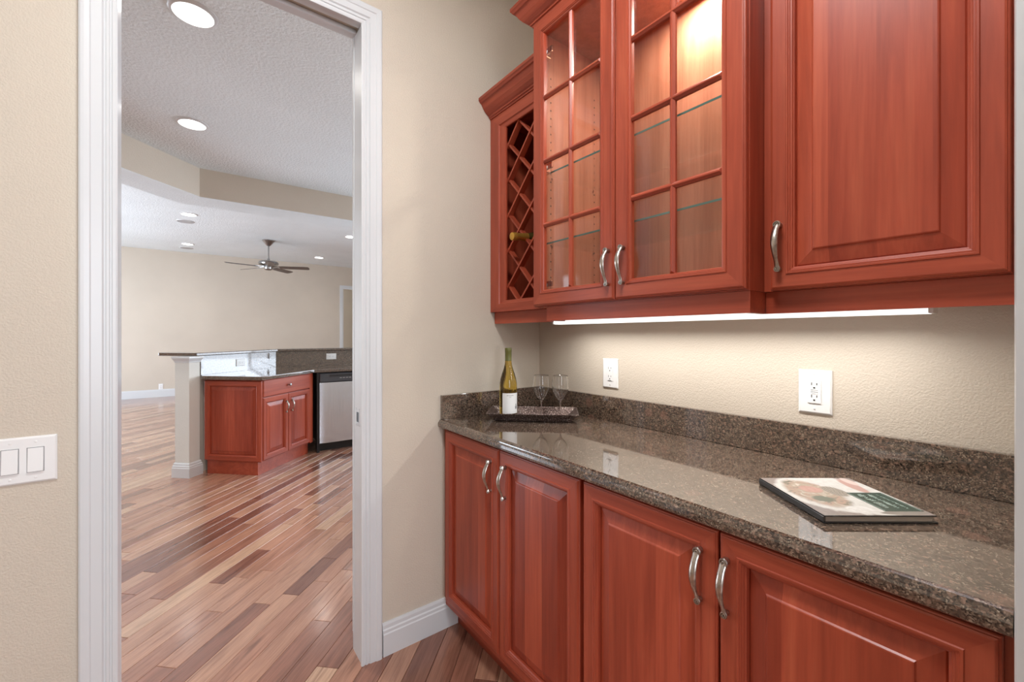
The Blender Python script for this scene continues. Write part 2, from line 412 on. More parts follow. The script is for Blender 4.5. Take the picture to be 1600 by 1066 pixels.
# baseboards
BB = [(0, 0), (0, .131), (.006, .131), (.009, .122), (.009, .108), (.013, .103), (.013, .092), (.016, .087), (.016, 0)]
struct('baseboard_north', MB().sweep([(.62, YW-.0005), (.965, YW-.0005)], BB), 'trim')
struct('baseboard_north_2', MB().sweep([(-1.2, YW-.0005), (-.26, YW-.0005)], BB), 'trim')
BF = [(0, 0), (0, .16), (.012, .16), (.016, .13), (.018, 0)]
struct('baseboard_far', MB().sweep([(-3.6, YF), (DX0-.1, YF)], BF), 'trim')

# door_1: cased opening; each casing leg, jamb and the strike plate is a part
def cased(name, x0, x1, zt, yface, cw, prof, depth):
    root = bpy.data.objects.new(name, None); COL.objects.link(root); root['kind'] = 'structure'
    path = [(x0, 0), (x0, zt), (x1, zt), (x1, 0)]
    for i in range(3):
        obj('casing', MB().sweep(path, prof, lambda a, c, t: (a, yface-t, c), only=i, side=-1), 'trim', root)
    j = .018
    obj('jamb', MB().box(x0-j, x0-.0005, yface, yface+depth, 0, zt), 'trim', root)
    obj('jamb', MB().box(x1+.0005, x1+j, yface, yface+depth, 0, zt), 'trim', root)
    return root
CP = [(-.003, 0), (-.003, .010), (.001, .012), (.008, .012), (.010, .0095), (.013, .0095), (.015, .013), (.021, .013), (.023, .0105), (.026, .0105), (.030, .0155),
      (.052, .0165), (.055, .0195), (.066, .0205), (.073, .0205), (.077, .018), (.079, .011), (.079, 0)]
d1 = cased('door_1', JL+.006, JR-.002, JT-.003, YW, .08, CP, .111)
b = MB(); b.box(JL, JR, YW, YW+.036, JT, JT+.018); b.box(JL, JR, YW+.075, YW+.111, JT, JT+.018); b.box(JL, JR, YW+.036, YW+.075, JT+.045, JT+.055)
obj('head_jamb', b, 'trim', d1)
b = MB(); b.box(JR-.004, JR-.0002, YW+.093, YW+.110, .075, JT-.001)
obj('jamb_stop', b, 'trim', d1)
obj('strike_plate', MB().box(JR-.002, JR-.0001, YW+.024, YW+.072, .935, 1.005).box(JR-.0023, JR-.0015, YW+.036, YW+.060, .95, .99, 1), ['nickel', 'slot'], d1)
b = MB(); b.box(JR-.002, JR-.0002, YW+.036, YW+.075, 0, JT)
# near doorway casing at the right edge of the picture
struct('trim_1', MB().sweep([(.80, 0), (.80, 2.6)], [(0, 0), (0, .0145), (.006, .0165), (.012, .0145), (.02, .0175), (.055, .018), (.066, .0185), (.068, 0)],
       lambda a, c, t: (a, .0281+t*.78, c)), 'trim')
struct('trim_2', MB().box(.772, .7895, -.10, .0275, 0, 2.55), 'trim')
d2 = cased('door_2', DX0, DX1, DZ, YF, .09, [(0, 0), (0, .015), (.03, .02), (.09, .022), (.09, 0)], .12)

# floor with planks
def dirs(u, v): return ((u-v)*.70710678, (u+v)*.70710678)
F_, R_ = (math.sin(YAW), math.cos(YAW)), (math.cos(YAW), -math.sin(YAW))
def pix(X, Y, Z=0):
    bb = X*F_[0]+Y*F_[1]
    if bb < .15: return None
    return 800+662*(X*R_[0]+Y*R_[1])/bb, 524-662*(Z-1.3)/bb
floor = struct('floor', MB().box(-3.7, 5.1, -3.1, 12.9, -.04, -.0085), 'sub')
PW = .0895
cand = []
row = -170
rnd = random.Random(3)
def seen(X, Y):
    p = pix(X, Y)
    if p is None or not (-15 < p[0] < 1615 and p[1] < 1085): return False
    if Y < 1.69: return X < .97 and Y > 1.0 and X > .3
    r = X/Y
    return -.103 < r < .305 and not (Y-X > 5.15 and X > -.15 and Y > X*0+5.3 and X+Y > 5.2 and r > .02 and Y < 7.2)
for row in range(-70, 150):
    v0 = row*PW; u = -4+rnd.random()*-1.0
    while u < 14:
        L = rnd.choice((.35, .5, .65, .8, .95, 1.1, 1.3)); c = dirs(u+L/2, v0+PW/2)
        if -3.7 < c[0] < 5.1 and -3.1 < c[1] < 12.6:
            pts = [dirs(u+L*k/6, v0+PW*.5) for k in range(7)]
            vis = [p for p in pts if seen(*p)]
            size = max((1/(p[0]**2+p[1]**2)**1.5 for p in vis), default=0)*L*(len(vis)/7)
            cand.append((size, u, v0, L, rnd.random()))
        u += L
cand.sort(key=lambda t: -t[0])
def plank_geo(mb, seeds, u, v, L, seed):
    e = .0012; g = .0022
    vs = []
    for du, dv, z in ((0, 0, -.008), (0, 0, -g), (e, e, 0)):
        vs += [(*dirs(u+.0005+du, v+.0005+dv), z), (*dirs(u+L-.0005-du, v+.0005+dv), z), (*dirs(u+L-.0005-du, v+PW-.0005-dv), z), (*dirs(u+.0005+du, v+PW-.0005-dv), z)]
    fs = [(3, 2, 1, 0), (8, 9, 10, 11)]
    for r in (0, 4):
        for k in range(4): fs.append((r+k, r+(k+1) % 4, r+(k+1) % 4+4, r+k+4))
    mb.add(vs, fs); seeds += [seed]*12
def seeded(me, seeds):
    a = me.attributes.new('seed', 'FLOAT', 'POINT'); a.data.foreach_set('value', seeds)
rest, rseeds = MB(), []
for i, (size, u, v, L, sd) in enumerate(cand):
    sd = .5+(sd-.5)*(.7+.3*abs(sd-.5)*2)
    if i < 298 and size > 0:
        m_, s_ = MB(), []; plank_geo(m_, s_, u, v, L, sd); o = obj('plank', m_, 'plank', floor); seeded(o.data, s_)
    else: plank_geo(rest, rseeds, u, v, L, sd)
o = obj('plank_field', rest, 'plank', floor); seeded(o.data, rseeds); o['kind'] = 'stuff'

# ------------------------------------------------------------------ cabinet parts
FR = [(0, 0), (0, .013), (.0015, .0155), (.004, .0165), (.0045, .0185), (.0075, .020), (.036, .020), (.0375, .0225), (.041, .0225), (.042, .0205), (.045, .0205),
      (.046, .0185), (.049, .0175), (.050, .015), (.053, .013), (.054, .0045), (.0545, .002)]
PN = [(.0535, .002), (.057, .005), (.062, .0062), (.088, .0125), (.0905, .0155), (.0925, .0162)]
def handle_mesh():
    arc = [(-.0165, .0525), (-.0205, .044), (-.0265, .033), (-.0315, .019), (-.0330, .005), (-.0300, -.010), (-.0245, -.025), (-.0185, -.037), (-.0150, -.047), (-.0135, -.053)]
    wd = [(.0078, .0030), (.0074, .0046), (.0078, .0056), (.0082, .006), (.008, .0058), (.0068, .0048), (.0054, .0038), (.0048, .0032), (.0054, .003), (.0062, .0025)]
    pts = []; sec = []
    for j in range(len(arc)-1):
        for k in range(3):
            t = k/3; p0 = arc[max(j-1, 0)]; p1 = arc[j]; p2 = arc[j+1]; p3 = arc[min(j+2, len(arc)-1)]
            q = [.5*((2*p1[a])+(-p0[a]+p2[a])*t+(2*p0[a]-5*p1[a]+4*p2[a]-p3[a])*t*t+(-p0[a]+3*p1[a]-3*p2[a]+p3[a])*t**3) for a in (0, 1)]
            pts.append((0, q[0], q[1])); sec.append(tuple(wd[j][a]*(1-t)+wd[j+1][a]*t for a in (0, 1)))
    pts.append((0, *arc[-1])); sec.append(wd[-1])
    m = MB().tube(pts, sec, 10)
    for cz, R_o, y1, sg in ((.0535, .0092, -.0165, 1), (-.0535, .0074, -.0145, -1)):
        # round boss standing on the door
        vs = []; N = 18; L = ((.72, 0), (.8, .25), (.62, .5), (.85, .8), (.98, .92), (.9, 1))
        for r, t in L: vs += [(R_o*r*math.cos(2*PI*k/N), y1*t, cz+R_o*r*math.sin(2*PI*k/N)) for k in range(N)]
        fs = [(r*N+k, r*N+(k+1) % N, (r+1)*N+(k+1) % N, (r+1)*N+k) for r in range(len(L)-1) for k in range(N)]+[tuple(range((len(L)-1)*N, len(L)*N))]
        m.add(vs, fs)
        # volute ridge on its face
        n = 34; S_ = 6; vs = []; fs = []
        P = []
        for i in range(n):
            t = i/(n-1); a = sg*(-PI*.5)+sg*PI*4.2*t; r = R_o*(1.0-.86*t)
            P.append((Vector((r*math.cos(a), y1-.0012-.0022*t, cz+r*math.sin(a))), Vector((math.cos(a), 0, math.sin(a))), .0019*(1-.35*t)))
        for p, nn, rr_ in P: vs += [p+nn*rr_*math.cos(2*PI*k/S_)+Vector((0, rr_*1.25*math.sin(2*PI*k/S_), 0)) for k in range(S_)]
        for i in range(n-1): fs += [(i*S_+k, i*S_+(k+1) % S_, (i+1)*S_+(k+1) % S_, (i+1)*S_+k) for k in range(S_)]
        fs += [tuple(range(S_-1, -1, -1)), tuple(range((n-1)*S_, n*S_))]
        m.add(vs, fs)
    me = m.mesh('handle'); me.materials.append(M['pewter']); me.shade_smooth(); me.set_sharp_from_angle(angle=math.radians(45)); return me
HM = handle_mesh()
def handle(parent, x, z, d=.020, sc=1):
    o = obj('handle', HM, None, parent, (x, -d, z)); o.scale = (sc, sc, sc); return o
def raised_door(parent, x, z, w_, h_, y, hx=None, hz=None, name='door', rz=0, loc=None):
    d = obj(name, MB().rings(0, 0, w_, h_, FR, fill=False, back=True), ['cv', 'ch'], parent, loc or (x, y, z), rz)
    obj('raised_panel', MB().rings(0, 0, w_, h_, PN), ['cv', 'ch', 'cp'] and ['cp', 'cp'], d)
    if hx is not None: handle(d, hx, hz)
    return d

RZ = -PI/2
# ---- base cabinets: local x runs towards -Y, local y into the wall
XB = .906
def base_cabinet(y_left, y_right, doors, label, fillers=()):
    wd = y_left-y_right
    t = thing('base_cabinet', label, 'cabinet', (XB, y_left, 0), RZ, 'base cabinets under the pantry counter')
    b = MB(); b.box(0, .018, .018, XW-XB-.002, .105, .893); b.box(wd-.018, wd, .018, XW-XB-.002, .105, .893)
    b.box(.018, wd-.018, .018, XW-XB-.002, .105, .123); b.box(.018, wd-.018, XW-XB-.014, XW-XB-.002, .123, .893)
    obj('carcass', b, 'cv', t)
    b = MB(); b.box(0, .04, 0, .018, .105, .893); b.box(wd-.04, wd, 0, .018, .105, .893); b.box(wd/2-.03, wd/2+.03, 0, .018, .15, .85)
    b.box(.04, wd-.04, 0, .018, .85, .893, 1); b.box(.04, wd-.04, 0, .018, .105, .15, 1)
    obj('face_frame', b, ['cv', 'ch'], t)
    obj('toe_kick', MB().box(0, wd, .062, .078, 0, .105), 'ch', t)
    for (ya, yb, hy) in doors:
        raised_door(t, y_left-ya, .14, ya-yb, .745, -.0003, (ya-hy), .64)
    return t
base_cabinet(1.687, .8435, [(1.651, 1.2475, 1.292), (1.244, .851, 1.203)], 'far cherry base cabinet with two raised-panel doors beside the doorway wall')
base_cabinet(.8425, .046, [(.836, .4505, .487), (.4465, .055, .4295)], 'near cherry base cabinet with two raised-panel doors below the book')

# ---- countertop with backsplash
SX0 = .872
prof = [(XW-.001, .8935), (SX0+.006, .8935), (SX0+.001, .897), (SX0, .903), (SX0, .913), (SX0+.003, .918), (SX0+.0045, .9185), (SX0+.0055, .9215), (SX0+.009, .926), (SX0+.016, .9285), (XW-.001, .9285)]
b = MB(); k = len(prof)
b.add([(x, .0455, z) for x, z in prof]+[(x, YW-.001, z) for x, z in prof], [(j, (j+1) % k, (j+1) % k+k, j+k) for j in range(k)]+[tuple(range(k)), tuple(range(2*k-1, k-1, -1))])
ct = obj('countertop', b, 'granite'); tag(ct, 'polished brown speckled granite countertop along the pantry wall', 'countertop')
obj('backsplash', MB().box(XW-.021, XW-.001, .046, YW-.001, .9288, 1.034), 'granite', ct, bevel=.0015)
obj('backsplash', MB().box(.884, XW-.0215, YW-.021, YW-.001, .9288, 1.034), 'granite', ct, bevel=.0015)

# ---- upper cabinets
CROWN = [(0, 0), (.004, .0), (.006, .006), (.011, .008), (.012, .014), (.018, .017), (.030, .026), (.042, .040), (.051, .056), (.054, .060), (.060, .062), (.064, .068), (.068, .072), (.068, .084), (0, .084)]
def crown(parent, x0, x1, y0, y1, z, left_return, right_return):
    """local frame: x along, y into wall; front at y=0"""
    path = [(x0, 0), (x1, 0)]
    if left_return: path = [(x0, y1)]+path
    if right_return: path = path+[(x1, y1)]
    obj('crown_molding', MB().sweep(path, CROWN, lambda a, c, t: (a, c, z+t)), 'ch', parent)
UZ0 = 1.41
# wine rack
XR, YR0, YR1 = 1.152, 1.687, 1.2855
wr = thing('wine_rack_cabinet', 'narrow cherry wine rack cabinet with diamond lattice against the doorway wall', 'cabinet', (XR, YR0, UZ0), RZ)
wd = YR0-YR1; DP = XW-XR-.002; HR = .925
b = MB(); b.box(0, .016, .018, DP, 0, HR); b.box(wd-.016, wd, .018, DP, 0, HR); b.box(.016, wd-.016, .018, DP, 0, .016); b.box(.016, wd-.016, .018, DP, HR-.016, HR); b.box(.016, wd-.016, DP-.012, DP, .016, HR-.016)
obj('carcass', b, 'cv', wr)
fr = [(0, -.018), (0, 0), (.066, 0), (.0675, -.004), (.071, -.006), (.075, -.006), (.077, -.018)]
b = MB()
ins = [(0, 0, 0, 0), (0, 0, 0, 0), (.068, .012, .036, .05), (.070, .016, .038, .052), (.074, .019, .041, .055), (.102, .030, .05, .068), (.112, .032, .052, .072), (.112, .032, .052, .072)]
dep = [-.017, 0, 0, -.004, -.006, -.007, -.009, -.017]
vs = []
for (l, r, bo, tp), d in zip(ins, dep): vs += [(l, -d, bo), (wd-r, -d, bo), (wd-r, -d, HR-tp), (l, -d, HR-tp)]
fs = []; ms = []
for r in range(len(ins)-1):
    for q in range(4): fs.append((r*4+q, r*4+(q+1) % 4, r*4+(q+1) % 4+4, r*4+q+4)); ms.append(1 if q in (0, 2) else 0)
obj('face_frame', MB().add(vs, fs, ms), ['cv', 'ch'], wr)
# lattice slats clipped to the opening (local x .112 .. wd-.032, z .045 .. HR-.06)
def clip_line(s_, c, x0, x1, z0, z1):
    pts = []
    for x in (x0, x1):
        z = s_*x+c
        if z0 <= z <= z1: pts.append((x, z))
    for z in (z0, z1):
        x = (z-c)/s_
        if x0 < x < x1: pts.append((x, z))
    return sorted(pts)[:1]+sorted(pts)[-1:] if len(pts) > 1 else None
x0, x1, z0, z1 = .104, wd-.02, .046, HR-.066
for layer, (ya, yb) in enumerate(((.019, .046), (.21, .235))):
    for sgn in (1, -1):
        sl = sgn*1.05; yo = .0 if sgn == 1 else .0045
        for n_ in range(-4, 12):
            c = (1.691-UZ0)-sl*(1.687-1.572)+n_*.164
            seg = clip_line(sl, c, x0, x1, z0, z1)
            if not seg: continue
            (xa, za), (xb, zb) = seg; L = math.hypot(xb-xa, zb-za)
            if L < .03: continue
            an = math.atan2(zb-za, xb-xa)
            o = obj('lattice_slat', MB().box(0, L, 0, yb-ya, -.0042, .0042), 'ch', wr, (xa, ya+yo, za), rot=(0, -an, 0))
obj('light_rail', MB().box(.004, wd-.0, .022, .040, -.055, -.0005), 'ch', wr)
crown(wr, 0, wd, 0, DP, HR, False, False)

# glass-front cabinet
XG, YG0, YG1 = 1.085, 1.285, .471
gc = thing('glass_front_cabinet', 'projecting cherry cabinet with two glass doors and glass shelves', 'cabinet', (XG, YG0, UZ0), RZ)
wd = YG0-YG1; DP = XW-XG-.002; HG = 1.108
obj('side_panel', MB().box(0, .016, .018, DP, 0, HG), 'cv', gc); obj('side_panel', MB().box(wd-.016, wd, .018, DP, 0, HG), 'cv', gc)
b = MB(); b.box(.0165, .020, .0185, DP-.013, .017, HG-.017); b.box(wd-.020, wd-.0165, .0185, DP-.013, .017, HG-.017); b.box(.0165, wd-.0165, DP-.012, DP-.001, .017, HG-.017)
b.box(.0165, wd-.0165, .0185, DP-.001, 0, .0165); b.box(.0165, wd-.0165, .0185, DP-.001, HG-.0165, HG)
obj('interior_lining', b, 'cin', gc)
b = MB(); b.box(0, .04, 0, .018, 0, HG); b.box(wd-.04, wd, 0, .018, 0, HG)
b.box(.04, wd-.04, 0, .018, HG-.05, HG, 1); b.box(.04, wd-.04, 0, .018, 0, .045, 1)
obj('face_frame', b, ['cv', 'ch'], gc)
GF = [(0, 0), (0, .013), (.0015, .0155), (.004, .0165), (.0045, .0185), (.0075, .020), (.044, .020), (.0455, .0225), (.049, .0225), (.050, .0205), (.053, .0205), (.054, .018), (.058, .0165), (.060, .013), (.060, 0)]
def glass_door(xa, xb, hx, hinge_x):
    w_, h_ = xb-xa, 1.096
    d = obj('door', MB().rings(0, 0, w_, h_, GF+[(0, 0)], fill=False), ['cv', 'ch'], gc, (xa, -.0003, .003))
    ix0, ix1, iz0, iz1 = .060, w_-.060, .062, h_-.062
    cx = w_/2; pz = (iz1-iz0)/4
    obj('muntin', MB().rings(cx-.0085, iz0-.003, .017, iz1-iz0+.006, [(0, .004), (0, .0125), (.004, .016), (.0065, .0185)]), ['cv', 'cv'], d)
    for k in (1, 2, 3):
        zc = iz0+pz*k
        obj('muntin', MB().rings(ix0-.003, zc-.0085, ix1-ix0+.006, .017, [(0, .0045), (0, .013), (.004, .0165), (.0065, .019)]), ['ch', 'ch'], d)
    for c in range(2):
        for r in range(4):
            xa_, xb_ = (ix0-.004, cx-.0005) if c == 0 else (cx+.0005, ix1+.004)
            obj('pane', MB().box(xa_, xb_, -.0036, -.0008, iz0+pz*r-(.004 if r == 0 else -.0004), iz0+pz*(r+1)+(.004 if r == 3 else -.0004)), 'glass', d)
    handle(d, hx, .103)
    for hz in (.09, .55, 1.0):
        s_ = 1 if hinge_x < .2 else -1
        m_ = MB().box(min(hinge_x, hinge_x+s_*.055), max(hinge_x, hinge_x+s_*.055), .024, .034, hz-.012, hz+.012)
        m_.box(min(hinge_x, hinge_x+s_*.03), max(hinge_x, hinge_x+s_*.03), .0185, .046, hz-.024, hz+.004)
        obj('hinge', m_, 'chrome', gc, bevel=.003)
glass_door(.0165, .4135, .377, .022)
glass_door(.417, .812, .035, wd-.022)
for z_ in (1.655-UZ0+.006, 1.93-UZ0+.006):
    sh = obj('shelf', MB().box(.024, wd-.024, .045, DP-.016, z_, z_+.006), 'shelf', gc)
    obj('shelf_edge', MB().box(.024, wd-.024, .0435, .0449, z_, z_+.006), 'shelf_edge', sh)
    for xx in (.021, wd-.024):
        for yy in (.075, DP-.06): obj('shelf_pin', MB().box(xx, xx+.003, yy, yy+.006, z_-.008, z_-.0005), 'chrome', gc)
b = MB()
for i in range(26):
    for yy in (.07, DP-.05): b.box(.0198, .0206, yy, yy+.005, .12+i*.032, .125+i*.032)
obj('shelf_pin_holes', b, 'pin', gc)['kind'] = 'stuff'
b = MB().sweep([(.072, .085), (.072, .004), (wd-.001, .004), (wd-.001, .107)], [(0, -.055), (0, -.0005), (-.017, -.0005), (-.017, -.055)])
obj('light_rail', b, 'ch', gc)
crown(gc, 0, wd, 0, DP-.0, HG, True, True)
gl = bpy.data.lights.new('cabinet_puck_light', 'AREA'); gl.shape = 'DISK'; gl.size = .07; gl.energy = 8; gl.color = (1, .92, .80)
go = bpy.data.objects.new('cabinet_puck_light', gl); COL.objects.link(go); go.location = (1.35, .75, UZ0+HG-.03)

# right wall cabinet
XC, YC0, YC1 = 1.165, .4705, .030
rc = thing('wall_cabinet', 'cherry wall cabinet with one large raised-panel door at the near end', 'cabinet', (XC, YC0, UZ0), RZ)
wd = YC0-YC1; DP = XW-XC-.002; HC = 1.108
b = MB(); b.box(0, .016, .018, DP, 0, HC); b.box(wd-.016, wd, .018, DP, 0, HC); b.box(.016, wd-.016, .018, DP, 0, .016); b.box(.016, wd-.016, .018, DP, HC-.016, HC); b.box(.016, wd-.016, DP-.012, DP, .016, HC-.016)
obj('carcass', b, 'cv', rc)
b = MB(); b.box(0, .04, 0, .018, 0, HC); b.box(wd-.04, wd, 0, .018, 0, HC); b.box(.04, wd-.04, 0, .018, HC-.05, HC, 1); b.box(.04, wd-.04, 0, .018, 0, .04, 1)
obj('face_frame', b, ['cv', 'ch'], rc)
raised_door(rc, .0195, 0.001, .389, 1.09, -.0003, .0225, .103)
obj('light_rail', MB().box(.0, wd, .010, .027, -.055, -.0005), 'ch', rc)
crown(rc, .07, wd, 0, DP, HC, False, False)

# under-cabinet fluorescent fixture
uc = thing('under_cabinet_light', 'long slim lit fluorescent fixture under the wall cabinets', 'light', (1.29, .187, 1.4045))
obj('housing', MB().box(-.004, .045, 0, 1.20, -.030, .0045).box(-.006, .047, -.008, 0, -.056, 0).box(-.006, .047, 1.20, 1.208, -.056, 0), 'plastic', uc)
k = [(0, -.030), (-.004, -.036), (-.004, -.050), (.003, -.0565), (.038, -.0565), (.045, -.050), (.045, -.030)]
n = len(k)
obj('diffuser', MB().add([(x, .0005, z) for x, z in k]+[(x, 1.1995, z) for x, z in k], [(j, (j+1) % n, (j+1) % n+n, j+n) for j in range(n)]+[tuple(range(n)), tuple(range(2*n-1, n-1, -1))]), 'strip', uc)
ul = area('under_cabinet_lamp', (1.31, .787, 1.343), (1.31, .787, 0), .03, 1.16, 4.6, (1, .98, .95), math.radians(160))
ul.rotation_euler = (0, 0, 0)

# ------------------------------------------------------------------ things on the counter
CT = .9287
tr = thing('serving_tray', 'dark embossed metal serving tray with flared rim holding a bottle and glasses', 'tray', (1.214, 1.443, CT), -math.radians(43))
def rect(a, b_, z): return [(-a, -b_, z), (a, -b_, z), (a, b_, z), (-a, b_, z)]
loops = [rect(.163, .066, .0005), rect(.165, .068, .0035), rect(.173, .078, .018), rect(.193, .0975, .0345), rect(.197, .1015, .0365), rect(.197, .1015, .0385), rect(.192, .0965, .0375), rect(.171, .076, .021), rect(.162, .066, .007), rect(.158, .062, .0055)]
vs = [p for l in loops for p in l]; fs = [(3, 2, 1, 0), tuple(range(36, 40))]
for r in range(9):
    for q in range(4): fs.append((r*4+q, r*4+(q+1) % 4, r*4+(q+1) % 4+4, r*4+q+4))
obj('dish', MB().add(vs, fs), 'tray', tr, bevel=.0015)
TF = CT+.0057
# wine bottle
wb = thing('wine_bottle', 'green white-wine bottle with white label standing on the tray', 'bottle', (1.137, 1.524, TF), math.radians(-37-8))
obj('glass_body', MB().lathe([(0, .004), (.030, .0), (.0365, .003), (.0385, .01), (.0392, .06), (.0392, .135), (.0385, .152), (.035, .172), (.028, .196), (.021, .216), (.0165, .234), (.0145, .250), (.0140, .300), (0, .302)], 40), 'bottle', wb, smooth=True)
obj('screw_cap', MB().lathe([(.0149, .251), (.0152, .252), (.0152, .255), (.0148, .256), (.0148, .290), (.0153, .291), (.0153, .307), (.0142, .309), (0, .309)], 32), 'screwcap', wb, smooth=True)
def wrap(mb, r, a0, a1, z0, z1, n=20, mat=0):
    vs = []
    for rr in (r, r-.0004):
        for i in range(n+1):
            a = a0+(a1-a0)*i/n; vs += [(rr*math.cos(a), rr*math.sin(a), z0), (rr*math.cos(a), rr*math.sin(a), z1)]
    k = 2*(n+1); fs = []
    for i in range(n): fs += [(2*i, 2*i+2, 2*i+3, 2*i+1), (k+2*i+1, k+2*i+3, k+2*i+2, k+2*i), (2*i+1, 2*i+3, k+2*i+3, k+2*i+1), (2*i, k+2*i, k+2*i+2, 2*i+2)]
    fs += [(0, 1, k+1, k), (2*n, k+2*n, k+2*n+1, 2*n+1)]
    return mb.add(vs, fs, mat)
lab = obj('label', wrap(MB(), .0399, -PI/2-.55, -PI/2+1.5, .020, .110, 24), 'label', wb, smooth=True)
b = MB()
for a, z_, wa, hz in [(-.36, .100, .07, .004), (-.25, .1005, .05, .003), (-.13, .1, .06, .004), (0, .0995, .05, .0025), (.1, .1, .06, .004), (.22, .1005, .05, .004), (.33, .1, .06, .0035), (-.1, .0925, .25, .0012)]:
    wrap(b, .0402, -PI/2+a+.35, -PI/2+a+.35+wa, z_-hz/2, z_+hz/2, 3)
wrap(b, .0402, -PI/2+1.0, -PI/2+1.3, .040, .052, 4); wrap(b, .0402, -PI/2+1.08, -PI/2+1.2, .052, .062, 3)
obj('label_print', b, 'ink', lab)['kind'] = 'stuff'
# glasses
def wine_glass(loc, label):
    t = thing('wine_glass', label, 'glass', loc, 0, 'wine glasses on the tray')
    obj('bowl', MB().lathe([(0, .074), (.006, .0755), (.015, .083), (.026, .097), (.0345, .117), (.0375, .136), (.036, .160), (.0325, .187), (.0318, .1872), (.0308, .186), (.0342, .160), (.0357, .136), (.0328, .118), (.0245, .0992), (.0135, .0855), (.004, .079), (0, .0785)], 40), 'crystal', t, smooth=True)
    obj('stem', MB().lathe([(.0042, .006), (.0034, .015), (.0032, .05), (.0042, .066), (.0075, .0745)], 20), 'crystal', t, smooth=True)
    obj('foot', MB().lathe([(0, 0.0), (.031, 0.0), (.0325, .0006), (.031, .0016), (.018, .003), (.008, .0052), (.0044, .0062), (0, .0062)], 32), 'crystal', t, smooth=True)
wine_glass((1.252, 1.431, TF), 'clear stemmed wine glass in the middle of the tray next to the bottle')
wine_glass((1.306, 1.365, TF), 'clear stemmed wine glass at the end of the tray away from the bottle')
# book: local x along the fore edge away from the spine, local y along the spine
A, B_ = Vector((1.121, .472)), Vector((.995, .292))
bk = thing('cookbook', 'large square hardcover book with floral cover and dark green title panel on granite', 'book', (B_.x, B_.y, CT), math.atan2(.160-.292, 1.167-.995))
S = .2205
obj('pages', MB().box(.004, S-.006, .003, S-.004, .0033, .0137), 'page', bk)
fc = obj('front_cover', MB().box(0, S, 0, S, .0138, .0159), 'spine', bk, bevel=.0005)
obj('cover_print', MB().box(.0008, S-.0008, .0008, S-.0008, .0159, .0162), 'cover', fc)
obj('back_cover', MB().box(-.001, S+.002, -.001, S, .0002, .0032), 'spine', bk, bevel=.0006)
obj('spine', MB().box(-.0022, -.0002, 0.0005, S-.0005, .0034, .0138).box(-.0002, .0030, .001, S-.001, .0034, .0136), 'spine_grey', bk, bevel=.0005)
# title panel: placed from the photo in book coordinates
q = [Vector(p) for p in ((.136, .121), (.215, .121), (.215, .020), (.136, .020))]
tp = obj('title_panel', MB().prism([(p.x, p.y) for p in q][::-1], .01625, .01645), 'green', bk)
o0, ex, ey = q[0], q[3]-q[0], q[1]-q[0]
b = MB(); rr = random.Random(5)
def strip(u0, u1, v0, v1):
    P = [o0+ex*u+ey*v for u, v in ((u0, v0), (u1, v0), (u1, v1), (u0, v1))]; b.prism([(p.x, p.y) for p in P], .01648, .01656)
for v0, v1, st in ((.18, .36, .05), (.46, .6, .04), (.72, .8, .025)):
    u = .1
    while u < .86:
        g_ = rr.uniform(.25, .6)*st
        strip(u, u+g_, v0+rr.uniform(0, .05), v1-rr.uniform(0, .05))
        if rr.random() < .6: strip(u, u+st*.8, v0+rr.uniform(0, .5)*(v1-v0), v0+rr.uniform(.5, .62)*(v1-v0))
        u += st*rr.choice((1, 1, 1, 1.6))
for e in (.04, .96): strip(.03, .97, e-.006, e+.006)
obj('title_lettering', b, 'pale', tp)['kind'] = 'stuff'

# bottle lying in the wine rack
rb = thing('racked_bottle', 'wine bottle with gold foil neck lying in the diamond lattice rack', 'bottle', (1.105, 1.457, 1.7275), rot=(0, PI/2-math.radians(5), 0))
obj('foil_capsule', MB().lathe([(0, 0), (.013, 0), (.0165, .0015), (.0178, .006), (.0178, .022), (.0172, .026), (.0158, .029), (.0165, .06), (.0185, .085)], 28), 'foil', rb, smooth=True)
obj('glass_body', MB().lathe([(.0183, .0852), (.0195, .1), (.024, .118), (.032, .135), (.0365, .155), (.0368, .285), (.034, .291), (0, .291)], 28), 'darkbottle', rb, smooth=True)

